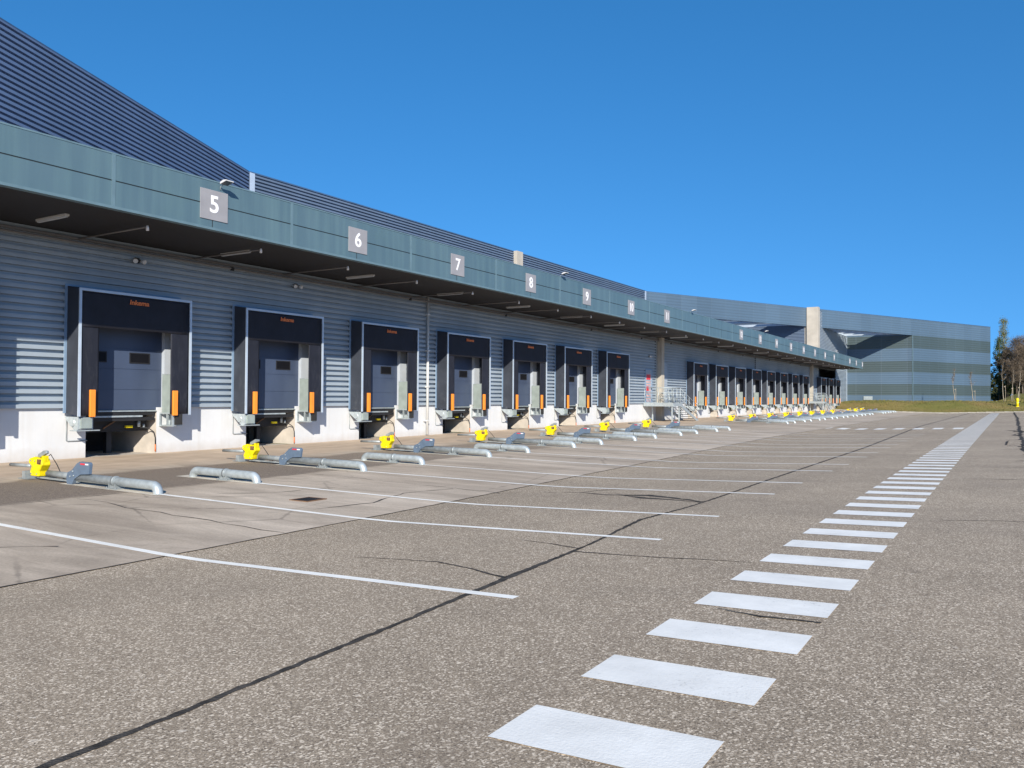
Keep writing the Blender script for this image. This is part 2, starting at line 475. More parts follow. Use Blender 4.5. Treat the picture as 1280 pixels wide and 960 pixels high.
# bay lines
mb = MB(); XE = -3.38
lines = [5.57]
for yd in DOCKS[1:]:
    lines += [yd - 2.88, yd - .72]
for yl in lines:
    ke = lerp(yl, KERB)
    mb2 = [(XE, yl), (-7.2, yl), (-7.39, yl), (-7.41, yl), (-7.95, yl), (-11, yl), (-12.5, yl)]
    strip(mb, mb2, .105, .0045, .5)
tag(mb.build('bay_lines', M['line']), kind='structure')
mb = MB()
for i, yl in enumerate(lines):
    strip(mb, [(-12.5, yl), (-15.4 if (i % 2 and i > 0) else -14.9, yl)], .3, .0035, .5, .01)
tag(mb.build('guide_base_strips', M['plinth']), kind='structure')
# long striped walkway
mb = MB()
for kk in range(-4, 113):
    y1 = 6.4537 + kk*.9532; y0 = y1 - .456
    dx = .14 * ss(20, 110, y1)
    xs = [-2.056+dx, -1.75+dx, -1.4+dx, -1.089+dx]
    for a, b in zip(xs, xs[1:]):
        mb.face([(a, y0, gz(a,y0)+.0045), (b, y0, gz(b,y0)+.0045), (b, y1, gz(b,y1)+.0045), (a, y1, gz(a,y1)+.0045)])
tag(mb.build('walkway_stripes', M['stripe']), kind='structure')
mb = MB()
for kk in range(13):
    x1 = -2.15 - kk*1.0; x0 = x1 - .5
    for a, b in ((50.2, 52.5),):
        mb.face([(x0, a, gz(x0,a)+.0045), (x1, a, gz(x1,a)+.0045), (x1, b, gz(x1,b)+.0045), (x0, b, gz(x0,b)+.0045)])
tag(mb.build('crossing_stripes', M['stripe']), kind='structure')

# sealed cracks and joints
mb = MB()
main = [(-3.55,1.0),(-3.6,2.5),(-3.72,4.4),(-3.75,4.8),(-3.87,6.3),(-3.97,8.06),(-4.24,10.2),(-4.12,11.8),(-4.11,13.3),(-4.15,16.6),(-4.18,29.5),(-4.73,56),(-4.6,75),(-4.2,112),(-4.1,118)]
strip(mb, main, [.05,.055,.05,.05,.085,.04,.06,.045,.05,.06,.08,.1,.11,.13,.13], .0025, .07, .009)
strip(mb, [(-5.85,6.42),(-5.4,6.5),(-4.9,6.56),(-4.4,6.42),(-4.1,6.28),(-3.87,6.2)], [.008,.02,.03,.03,.04,.05], .0025, .06, .006)
strip(mb, [(-3.98,7.66),(-3.3,7.68),(-2.9,7.72),(-2.5,7.8),(-2.1,7.82)], [.05,.025,.035,.022,.008], .0025, .06, .005)
strip(mb, [(-4.85,8.1),(-4.4,8.0),(-3.98,7.85)], [.008,.02,.04], .0025, .06, .006)
strip(mb, [(-7.3,13.0),(-6.6,13.15),(-6.0,12.95),(-5.3,13.1),(-4.8,12.9),(-4.13,12.5)], [.015,.05,.07,.2,.12,.07], .0025, .1, .02)
strip(mb, [(-5.7,12.95),(-5.2,12.7),(-4.7,12.62),(-4.13,12.4)], [.03,.17,.07,.04], .0025, .1, .015)
strip(mb, [(-6.6,13.15),(-6.5,13.6),(-6.2,13.9)], [.03,.03,.01], .0025, .2, .02)
strip(mb, [(-1.85,5.93),(-1.5,5.84),(-1.1,5.85)], [.008,.03,.02], .0065, .06, .006)
strip(mb, [(.55,118),(.52,106.8),(.6,80),(.5,60),(.44,44.9),(.38,29.9),(.55,22),(.5,15)], [.2,.2,.18,.2,.16,.12,.08,.05], .0025, .5, .06)
for (a, b, w) in (((-.75,11.6),(.6,11.75),.025), ((-.5,28.9),(1.5,28.4),.1), ((-.8,18.0),(1.0,17.75),.05), ((-.1,25.5),(1.4,25.2),.07), ((-.3,36),(1,35.6),.12),
                  ((0,41),(1.2,42.5),.2), ((.1,23.4),(.8,23.9),.1), ((-.5,21),(.9,21.2),.03)):
    strip(mb, [a, ((a[0]+b[0])/2, (a[1]+b[1])/2+.1), b], [.01, w, w], .0025, .2, w*.3)
for _ in range(14):
    x = random.uniform(.0, .9); y = random.uniform(24, 46)
    strip(mb, [(x, y), (x+random.uniform(-.4,.5), y+random.uniform(.5,2.5)), (x+random.uniform(-.6,.7), y+random.uniform(2.5,4))], [.02,.09,.02], .011, .3, .04)
for y in (40, 55, 69, 88, 103):
    strip(mb, [(-9, y), (-4.4, y+.2), (3, y+.1)], [.02,.05,.04], .0025, .6, .04)
tag(mb.build('bitumen_seams', M['tar']), kind='structure')
mb = MB()
strip(mb, [(e, y) for y, e in KERB if y >= 3.5] , .022, .0025, .15, .008)
strip(mb, [(-7.7,-20),(-7.78,4)], .035, .0025, .5, .008)
strip(mb, [(-13.22,-5),(-13.2,12),(-13.25,17.5)], .02, .0025, .4, .01)
for y in (7.25, 12.5, 22.8, 33.2, 43.8, 54.4, 65, 76):
    pts = [(-7.9-.25*i*1.6, y + .25*i*.12 + random.uniform(-.08,.08)) for i in range(14)]
    strip(mb, pts, [.012+.01*random.random() for _ in pts], .0025, .3, .015)
pts = [(-12.9,3.2),(-11.8,3.9),(-11.2,4.6),(-10.1,4.5),(-9.3,5.2)]
strip(mb, pts, .014, .0025, .2, .03)
pts = [(-9.1,9.0),(-8.9,10.1),(-9.3,11.4),(-9.0,12.5)]
strip(mb, pts, .014, .0025, .2, .03)
pts = [(-11.9,9.4),(-11.2,10.0),(-10.9,11.3)]
strip(mb, pts, .012, .0025, .2, .03)
tag(mb.build('ground_joints', M['joint']), kind='structure')

# drain grate
dr = empty('drain_grate', (-10.0, 9.75, yard_z(-10, 9.75) + .006))
dr.scale = (.7,.75,1)
tag(dr, 'square dark iron drain grate sunk in the pale concrete apron', 'drain')
g = MB(); g.box(-.3,.3,-.3,-.26,0,.012); g.box(-.3,.3,.26,.3,0,.012); g.box(-.3,-.26,-.26,.26,0,.012); g.box(.26,.3,-.26,.26,0,.012)
g.build('frame', M['rust'], dr)
g = MB()
for i in range(9): g.box(-.255+i*.058,-.255+i*.058+.034,-.255,.255,.0,.01)
g.box(-.26,.26,-.26,.26,-.002,.002)
g.build('bars', M['black'], dr)

# ------------------------------------------------------------------ ribbed walls
RP = .185
def ribbed(mb, p0, p1, z0, z1, n, d=.1, off=0.0, mi=0):
    """horizontal ribs on a wall from p0 to p1 (xy), n = outward xy normal"""
    n = Vector(n).normalized(); prof = []
    z = z0
    while z < z1 - 1e-4:
        for (dz, dd) in ((0, d), (.096, d), (.099, 0), (.181, 0)):
            if z + dz < z1: prof.append((z + dz, dd + off))
        z += RP
    prof.append((z1, prof[-1][1]))
    b = len(mb.v)
    for (z, dd) in prof:
        for p in (p0, p1): mb.v.append((p[0] + n.x*dd, p[1] + n.y*dd, z))
    for i in range(len(prof)-1):
        mb.f.append((b+2*i, b+2*i+1, b+2*i+3, b+2*i+2)); mb.m.append(mi); mb.sm.append(False)

# ------------------------------------------------------------------ loading dock building (low annex)
dockb = empty('loading_dock_building', (0, 0, 0))
tag(dockb, 'long low dock building with grey ribbed walls, white base and a deep green-grey canopy', 'building')
YA, YB = -30.0, 129.06
ZB = 1.169; ZC = 5.684; ZF = 6.865
# white base with pit openings
prev = YA
for yd in DOCKS + [None]:
    b = MB(); b.box(WX-.35, WX, prev, YB if yd is None else yd+.6, -.6, ZB)
    b.build('base_wall', M['white'], dockb)
    if yd is not None: prev = yd+2.67
for yd in DOCKS:
    p = MB(); x1 = WX-2.3; a, b = yd+.6, yd+2.67
    z = yard_z(-20.69, yd)
    p.box(x1, WX-.352, b, b+.1, -.6, 1.05)
    p.box(x1, WX-.002, a+.002, b-.002, -.7, z+.004)
    p.box(WX-.35, WX-.004, b-.004, b-.001, z, 1.05)
    p.build('leveler_pit', M['pit'], dockb)
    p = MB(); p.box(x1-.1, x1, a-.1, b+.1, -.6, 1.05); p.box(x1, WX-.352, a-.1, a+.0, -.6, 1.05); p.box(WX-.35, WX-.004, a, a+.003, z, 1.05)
    p.build('pit_shaded_walls', M['pitshade'], dockb)  # back and left pit walls, coloured dark to stand for shade
# ribbed cladding between and over the door openings
cl = MB(); prev = YA
for yd in DOCKS:
    ribbed(cl, (WX, prev), (WX, yd+.13), ZB, ZC, (1,0)); 
    ribbed(cl, (WX, yd+.13), (WX, yd+3.13), ZB+RP*15, ZC, (1,0)); prev = yd+3.13
ribbed(cl, (WX, prev), (WX, YB-21), ZB, ZC, (1,0))
ribbed(cl, (WX, YB-21), (WX, YB), ZB, ZC, (1,0))
cl.build('wall_cladding', M['clad'], dockb)
cl = MB(); ribbed(cl, (WX, YB-21), (WX, YB), ZC, 12.9, (1,0)); cl.build('upper_cladding', M['clad'], dockb)
tr = MB()
y = YA
for y in (21.9-10.6, 37.0, 77.8, 92.6):
    pass
for y in (77.8,): tr.box(WX+.03, WX+.106, y-.04, y+.04, ZB, ZC)
tr.build('joint_cover', M['seam'], dockb)
# canopy
cn = MB()
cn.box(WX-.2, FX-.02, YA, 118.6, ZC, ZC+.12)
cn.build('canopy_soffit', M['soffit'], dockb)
rf = MB()
rf.box(-33.5, WX-.2, YA, YB-.1, 6.2, 6.5); rf.box(WX-.2, FX-.16, YA, 118.5, 6.55, 6.72); rf.box(WX-.2, WX-.1, YA, YB-.1, ZC+.12, 6.55)
rf.build('roof', M['roof'], dockb)
SEAM = 6.28
fa = MB()
fa.box(FX-.15, FX, YA, 118.6, ZC+.03, SEAM-.014)
fa.build('fascia_panel', M['fascia'], dockb)
fa = MB(); fa.box(FX-.15, FX, YA, 118.6, SEAM+.014, ZF)
fa.build('fascia_panel', M['fascia'], dockb)
fa = MB(); fa.box(FX-.14, FX-.012, YA, 118.59, SEAM-.014, SEAM+.014); fa.build('fascia_seam', M['seam'], dockb)
fa = MB(); fa.box(FX-.17, FX+.012, YA, 118.62, ZC-.03, ZC+.03)
fa.box(FX-.2, FX+.01, YA, 118.62, ZF, ZF+.035)
fa.build('fascia_trim', M['fasciatrim'], dockb)
JY = [13.2 - 2.64 + PITCH*i for i in range(-6, 21)]
for y in JY:
    if y < 118:
        j = MB(); j.box(FX+.0, FX+.008, y-.045, y+.045, ZC+.031, ZF-.001); j.build('fascia_joint_strip', M['fasciatrim'], dockb)
for y in JY:
    yy = y + PITCH/2
    if yy < 118:
        j = MB(); j.box(FX, FX+.003, yy-.012, yy+.012, ZC+.031, SEAM-.015); j.build('fascia_fine_joint', M['seam'], dockb)
# end cheek of the canopy
ec = MB(); ec.prism([(WX+.05, ZC+.13), (FX-.16, ZC+.13), (FX-.16, ZF), (WX+.05, 6.55)], 'y', 118.6-.1, 118.6)
ec.build('canopy_end_cheek', M['fascia'], dockb)
# cable tray and little boxes under the canopy
ct = MB(); ct.box(WX+.11, WX+.2, YA, 118, 5.52, 5.58)
ct.tube([(WX+.23, YA, 5.45), (WX+.23, 118, 5.45)], .03, 8)
ct.build('cable_tray', M['darkpipe'], dockb)
jb = MB()
for i in range(14):
    y = 8.2 + i*8.1 + random.uniform(-2.5, 2.5); jb.box(WX+.2, WX+.28, y, y+.09, 5.38, 5.48)
jb.build('junction_boxes', M['black'], dockb)
# doors behind the shelters
def dock_door(yd):
    d = MB(); z0 = 1.1
    h = (3.92 - z0) / 5
    for i in range(5):
        d.box(WX-.12, WX-.03, yd+.432, yd+2.83, z0 + i*h + .006, z0 + (i+1)*h - .006)
    d.box(WX-.12, WX-.04, yd+.432, yd+2.83, z0, z0+5*h)
    o = d.build('sectional_door', M['door'], dockb)
    for (a, b) in ((.92, 1.14), (1.86, 2.42)):
        w = MB(); w.box(WX-.05, WX-.022, yd+a, yd+b, 2.42, 2.66); w.build('door_window', M['glass'], o)
        w = MB(); w.box(WX-.05, WX-.016, yd+a-.03, yd+a, 2.39, 2.69); w.box(WX-.05, WX-.016, yd+b, yd+b+.03, 2.39, 2.69)
        w.box(WX-.05, WX-.016, yd+a, yd+b, 2.66, 2.69); w.box(WX-.05, WX-.016, yd+a, yd+b, 2.39, 2.42); w.build('window_frame', M['black'], o)
    j = MB(); j.box(WX-.12, WX+.103, yd+2.83, yd+3.232, ZB+.002, 3.95)
    j.build('door_jamb', M['jamb'], dockb)
    j = MB(); j.box(WX-.12, WX+.103, yd+.04, yd+.432, ZB+.002, 3.95)
    j.build('door_jamb', M['jamb'], dockb)
for yd in DOCKS: dock_door(yd)
# downpipes
for y in (26.65,):
    p = MB(); p.tube([(WX+.17, y, -.05), (WX+.17, y, ZC-.02)], .055, 14)
    for z in (.5, 1.9, 3.4, 4.9): p.box(WX+.0, WX+.23, y-.07, y+.07, z, z+.05)
    p.build('downpipe', M['pipe'], dockb)
# fire wall ends beside the personnel doors
for (yf, lead) in ((52.5, 0), (102.5, 0)):
    f = MB(); f.box(WX-.1, WX+.42, yf, yf+.5, -.3, ZC-.002); f.build('fire_wall_end', M['beige'], dockb)
    f = MB(); f.box(WX+.0, WX+.104, yf-.25, yf-.0, ZB+.01, ZC-.01); f.build('wall_trim', M['galvold'], dockb)
    # personnel doors either side
    d = MB(); d.box(WX-.02, WX+.09, yf-2.05, yf-1.0, 1.2, 3.4); o = d.build('door', M['doorblue'], dockb)
    s = MB(); s.box(WX+.09, WX+.098, yf-1.98, yf-1.2, 1.3, 3.15); s.build('door_sign', M['doorpink'], o)
    for (a, b, z0, z1) in ((1.95, 1.25, 2.75, 3.1), (1.95, 1.55, 2.0, 2.3)):
        s = MB(); s.box(WX+.098, WX+.102, yf-a, yf-b, z0, z1); s.build('red_sticker', M['red'], o)
    s = MB(); s.box(WX+.09, WX+.14, yf-1.12, yf-1.06, 2.1, 2.25); s.build('door_handle', M['black'], o)
    s = MB(); s.box(WX-.02, WX+.11, yf-2.13, yf-2.05, 1.18, 3.48); s.box(WX-.02, WX+.11, yf-1.0, yf-.92, 1.18, 3.48); s.box(WX-.02, WX+.11, yf-2.05, yf-1.0, 3.4, 3.48)
    s.build('door_frame', M['bluetrim'], dockb)
    d = MB(); d.box(WX-.02, WX+.09, yf+.95, yf+1.95, 1.2, 4.0); o = d.build('door', M['doorblue'], dockb)
    s = MB(); s.box(WX+.09, WX+.14, yf+1.02, yf+1.08, 2.1, 2.25); s.build('door_handle', M['black'], o)

# ------------------------------------------------------------------ tall warehouse behind and at the far end
wh = empty('warehouse', (0, 0, 0))
tag(wh, 'tall blue and grey-green banded warehouse with an overhanging roof edge behind the dock building', 'building')
XU = -33.6; YO = 82.2; ZT = 13.12; ZO = 10.8
CX, CY = -11.75, 129.06; EX, EY = -2.46, 148.95
u = MB(); ribbed(u, (XU, 28.3), (XU, YO), 6.3, ZT, (1,0)); u.build('upper_wall', M['cladup'], wh)
u = MB(); ribbed(u, (-20.9, -.0), (XU, 28.3), 6.4, ZT, (cos(radians(-24.2))*1, -sin(radians(-24.2)))); u.build('angled_wall', M['cladblue'], wh)
u = MB(); u.box(XU-.1, XU, YO, 107.4, 6.3, ZT-.2); ribbed(u, (XU, YO), (XU, 107.4), 6.3, ZT-.2, (1,0)); u.build('recess_wall', M['cladup'], wh)
u = MB(); ribbed(u, (XU, 107.4), (-22.2, 107.4), 6.3, ZT-.2, (0,-1)); u.box(XU, -22.2, 107.42, 107.9, 6.2, ZT-.2); u.build('recess_wall', M['cladup'], wh)
# beige fire wall tip
u = MB(); u.box(-22.2, -20.95, 107.38, 108.0, 6.2, ZT-.15); u.box(-21.9, -20.5, 107.1, 108.15, 6.2, ZT+.1); u.build('fire_wall', M['beige'], wh)
u = MB(); u.box(-33.62, -33.2, 54.6, 55.5, 6.2, ZT+.06); u.build('fire_wall', M['beige'], wh)
# overhanging band + right face: one plane from (XU,YO) through the corner to (EX,EY)
def vwall(mb, a, b, z0, z1, t=.3):
    a = Vector(a); b = Vector(b); d = (b-a).normalized(); n = Vector((-d.y, d.x))
    p = [a, b, b+n*t, a+n*t]; k = len(mb.v)
    for z in (z0, z1):
        for q in p: mb.v.append((q.x, q.y, z))
    for f in ((0,3,2,1),(4,5,6,7),(0,1,5,4),(1,2,6,5),(2,3,7,6),(3,0,4,7)):
        mb.f.append(tuple(k+i for i in f)); mb.m.append(0); mb.sm.append(False)
u = MB(); vwall(u, (XU+.02, YO), (CX, CY), ZO, ZT); u.build('overhang_band', M['banded'], wh)
u = MB(); vwall(u, (CX, CY), (EX, EY), .6, ZT); u.build('end_wall', M['banded'], wh)
u = MB(); vwall(u, (-20.95, CY), (CX-.002, CY), .6, ZT-.2); u.build('end_wall', M['banded'], wh)
u = MB(); vwall(u, (EX, EY), (-60, 176), .6, ZT); vwall(u, (-60, 176), (-110, 120), .6, ZT); u.build('rear_wall', M['banded'], wh)
# roof and soffit
def poly(mb, pts, z):
    mb.face([(x, y, z) for x, y in pts])
u = MB(); poly(u, [(XU, 28.3), (-21, 0), (-110, 0), (-110, 120), (-60, 176), (EX, EY), (CX, CY), (-21.0, CY), (-21.0, 107.45), (XU-.02, 107.45), (XU-.02, YO)], ZT-.25); u.build('roof', M['roof'], wh)
for i in range(9):
    y = 84.5 + i*5.2
    if y > 106: continue
    xe = XU + (CX-XU)*(y-YO)/(CY-YO) - .35
    xs0 = XU if y < 107.4 else WX+.1
    if xe - xs0 < .5: continue
    b = MB(); b.box(xs0, xe, y-.08, y+.08, ZO+.05, ZO+.3); b.build('soffit_beam', M['alu'], wh)
for i in range(9):
    y = 109.5 + i*2.15; xe = XU + (CX-XU)*(y-YO)/(CY-YO) - .35
    b = MB(); b.box(WX+.1, xe, y-.07, y+.07, ZO+.05, ZO+.25); b.build('soffit_beam', M['alu'], wh)
# parapet caps and corner trims
u = MB()
vwall(u, (XU-.05, YO), (CX+.02, CY-.03), ZT, ZT+.07, .4); vwall(u, (CX+.02, CY-.03), (EX+.03, EY), ZT, ZT+.07, .4)
vwall(u, (XU+.08, 28.4), (XU+.08, YO), ZT, ZT+.07, .4); vwall(u, (-20.8, 0), (XU+.05, 28.35), ZT, ZT+.07, .4)
u.build('parapet_cap', M['cap'], wh)
for (x, y, z0, z1) in ((XU+.06, 28.45, 6.4, ZT), (XU+.06, YO-.3, 6.4, ZT), (WX+.06, CY-.14, 1.1, ZO)):
    u = MB(); u.box(x-.09, x+.05, y-.1, y+.22 if z0 > 5 else y+.1, z0, z1); u.build('corner_trim', M['alu'], wh)
u = MB(); u.box(CX-.04, CX+.04, CY-.06, CY+.03, 1.1, ZO); u.build('corner_trim', M['fasciatrim'], wh)
u = MB(); u.box(-18.3, -17.1, CY-.12, CY, 1.45, 2.0); u.build('wall_cabinet', M['galv'], wh)
u = MB(); vwall(u, (CX, CY-.03), (EX+.03, EY), .5, 1.22, .3); vwall(u, (WX, CY-.03), (CX, CY-.03), .5, 1.22, .3); u.build('plinth', M['kerb'], wh)

# ------------------------------------------------------------------ dock shelter (prototype: origin on the wall at its left edge)
W = 3.27; DP = .69
def make_shelter(seed):
    r = empty('dock_shelter', (0, 0, 0))
    X0 = .11
    for s in (0, 1):
        y0, y1 = (0, .03) if s == 0 else (W-.03, W)
        m = MB(); m.prism([(X0, 1.045), (DP-.03, .975), (DP-.03, 4.18), (X0, 4.28)], 'y', y0, y1)
        m.build('side_panel', M['fabricside'], r)
    m = MB(); m.prism([(X0, 4.28), (DP-.03, 4.18), (DP-.03, 4.21), (X0, 4.31)], 'y', .0, W); m.build('roof_panel', M['fabricside'], r)
    m = MB(); xf0, xf1 = DP-.03, DP+.005
    m.box(xf0, xf1, -.015, .05, .96, 4.23); m.box(xf0, xf1, W-.05, W+.015, .96, 4.23); m.box(xf0, xf1, .05, W-.05, 4.165, 4.23)
    m.build('front_frame', M['alu'], r)
    m = MB(); m.box(X0-.03, X0+.015, -.06, .0, 1.04, 4.36); m.box(X0-.03, X0+.015, W, W+.06, 1.04, 4.36); m.box(X0-.03, X0+.015, 0, W, 4.31, 4.36)
    m.build('wall_frame', M['bluetrim'], r)
    # curtains: gently wavy sheets
    def curtain(y0, y1, z0, z1, x, amp, name):
        m = MB(); ny, nz = 10, 12; idx = {}
        rr = random.Random(int(y0*100+z0*10)+seed*77)
        ph = rr.uniform(0, 6)
        for j in range(nz+1):
            for i in range(ny+1):
                y = y0+(y1-y0)*i/ny; z = z0+(z1-z0)*j/nz
                dx = amp*(sin(i*1.3+ph)*.5 + .5*sin(j*.8+i*.4+ph)) * (1 - j/nz*.7)
                idx[i,j] = len(m.v); m.v.append((x+dx, y, z))
        for j in range(nz):
            for i in range(ny):
                m.f.append((idx[i,j], idx[i+1,j], idx[i+1,j+1], idx[i,j+1])); m.m.append(0); m.sm.append(True)
        o = m.build(name, M['fabric'], r)
        so = o.modifiers.new('thick', 'SOLIDIFY'); so.thickness = .006
        return o
    curtain(.05, .54, .975, 4.165, DP-.045, .006, 'side_curtain')
    curtain(2.64, W-.05, .985, 4.165, DP-.045, .006, 'side_curtain')
    curtain(.05, W-.05, 3.25, 4.165, DP-.028, .005, 'head_curtain')
    for (a, b) in ((.285, .43), (2.69, 2.84)):
        m = MB(); m.box(DP-.035, DP+.035, a, b, .945, 1.645); m.build('guide_strip', M['orange'], r, bevel=.012)
    text_mesh('Inkema', .175, 'lettering', M['orangeprint'], r, (DP+.002, W/2, 3.99), (pi/2, 0, pi/2), .004, .0045, 1.12, .12)
    return r

def make_leveler():
    r = empty('dock_leveler', (0, 0, 0))
    z = -.1
    m = MB(); m.box(-2.28, .03, .63, 2.64, 1.055, 1.09); m.build('deck', M['galv'], r)
    m = MB(); m.box(-.3, .0, .66, 2.6, .955, 1.05); m.box(-.08, .01, .66, 2.6, .80, .9); m.box(-.34, -.31, .66, 2.56, .56, .96); m.build('front_beam', M['black'], r)
    m = MB(); m.box(.02, .05, .8, 2.2, .905, .95); m.build('lip', M['galv'], r)
    m = MB(); m.box(-.5, -.38, .63, 2.64, .5, .57); m.box(-1.6, -1.5, .63, 2.64, .45, .55); m.box(-1.5,-.5,.8,.9,.5,.56); m.box(-1.5,-.5,2.4,2.5,.5,.56)
    m.build('subframe', M['black'], r)
    m = MB(); m.box(-.75, -.6, 1.55, 1.7, z, .95); m.build('support_leg', M['black'], r)
    m = MB(); m.tube([(-.28, 1.25, .6), (-.2, 1.62, .85)], .02, 10); m.build('strut', M['rust'], r)
    m = MB(); m.box(-.31, -.24, 1.9, 2.1, .6, .66); m.build('stop_block', M['yellow'], r)
    m = MB(); m.tube([(-.24, 2.28, .62), (-.24, 2.28, .8)], .045, 14); m.tube([(-.22, 2.42, .6), (-.22, 2.42, .7)], .03, 12); m.build('hydraulic_unit', M['galv'], r)
    m = MB(); m.tube([(-.25, 2.3, .6), (-.12, 2.5, .58), (-.03, 2.6, .48), (.012, 2.63, .3), (.015, 2.63, .12)], .014, 8); m.build('cable', M['black'], r)
    m = MB(); m.tube([(.016, 2.63, .12), (.016, 2.63, z+.02)], .018, 8); m.build('cable_sleeve', M['orangeprint'], r)
    m = MB(); m.tube([(.015, .08, .86), (.015, .08, .33), (.015, .12, .31), (.015, .63, .31)], .013, 8); m.build('conduit', M['galvold'], r)
    # left bumper bracket
    b = MB()
    for y in (.04, .42): b.prism([(0, .95), (.6, .95), (.6, .62), (.45, .6), (.02, .9)], 'y', y, y+.02)
    b.box(.57, .6, .06, .42, .63, .95); b.box(.02, .6, .06, .42, .93, .95); b.box(.3, .62, .0, .62, .585, .61)
    o = b.build('bumper_bracket', M['galv'], r, bevel=.004)
    b = MB(); b.box(.6, .66, .1, .38, .66, .92); b.build('bumper', M['plate'], o)
    b = MB(); b.tube([(.38, .0, .8), (.38, .46, .8)], .1, 16); b.build('roller', M['galv'], o)
    # right bumper bracket: open box frame
    b = MB(); y = 2.74
    for (x0, x1, z0, z1) in ((.0, .62, .98, 1.02), (.0, .62, .63, .66), (.0, .04, .66, .98), (.34, .38, .66, .98), (.58, .62, .66, .98)): b.box(x0, x1, y, y+.05, z0, z1)
    b.box(.0, .6, y+.3, y+.33, .64, 1.02); b.box(.57, .6, y+.05, y+.3, .64, 1.02); b.box(.0, .57, y+.05, y+.3, .64, .67)
    o = b.build('bumper_bracket', M['galv'], r)
    b = MB(); b.box(.6, .65, y+.08, y+.3, .68, .98); b.build('bumper', M['rubber'], o)
    m = MB(); m.box(.1, .53, 2.765, 2.795, 1.02, 2.1); m.build('side_plate', M['plate'], r)
    m = MB(); m.box(.53, .56, 2.76, 2.8, 1.02, 2.12); m.box(.1, .53, 2.76, 2.8, 2.1, 2.12); m.build('plate_edge', M['galv'], r)
    return r

ORD = ['first','second','third','fourth','fifth','sixth','seventh','eighth']
def where(i):
    if i == 0: return 'beyond the left end of the row'
    if i <= 7: return 'under the number %d sign' % NUMS[i]
    if i <= 15: return 'dock %d of the eight between the two metal staircases' % (i-7) if False else '%s past the first metal staircase' % ORD[i-8]
    return '%s past the far metal staircase' % ORD[i-16]
shel = [make_shelter(q) for q in range(3)]; lev = make_leveler()
for i, yd in enumerate(DOCKS):
    s = shel[i] if i < 3 else copy_tree(shel[(i*2+1) % 3])
    s.location = (WX, yd, 0)
    nm = 'black fabric dock shelter with orange guide strips, ' + where(i)
    tag(s, nm, 'dock shelter', 'black dock shelters along the wall')
    l = lev if i == 0 else copy_tree(lev)
    l.location = (WX, yd, 0)
    tag(l, 'steel dock leveler over its open pit, ' + where(i), 'dock leveler', 'dock levelers in the wall pits')

# ------------------------------------------------------------------ number signs
sign0 = None
for i, yd in enumerate(DOCKS):
    if i == 0: continue
    n = NUMS[i]
    s = empty('number_sign', (FX, yd + 1.6, 6.27))
    p = MB(); p.box(.002, .022, -.41, .41, -.375, .375); p.build('plate', M['numplate'], s, bevel=.004)
    text_mesh(str(n), .6, 'numeral', M['whitep'], s, (.026, 0, -.0), (pi/2, 0, pi/2), .003, .011, 1.0 if n < 10 else .86)
    lab = 'square grey sign with a white %d on the green-grey canopy edge' % n
    tag(s, lab, 'sign', 'dock number signs on the canopy')

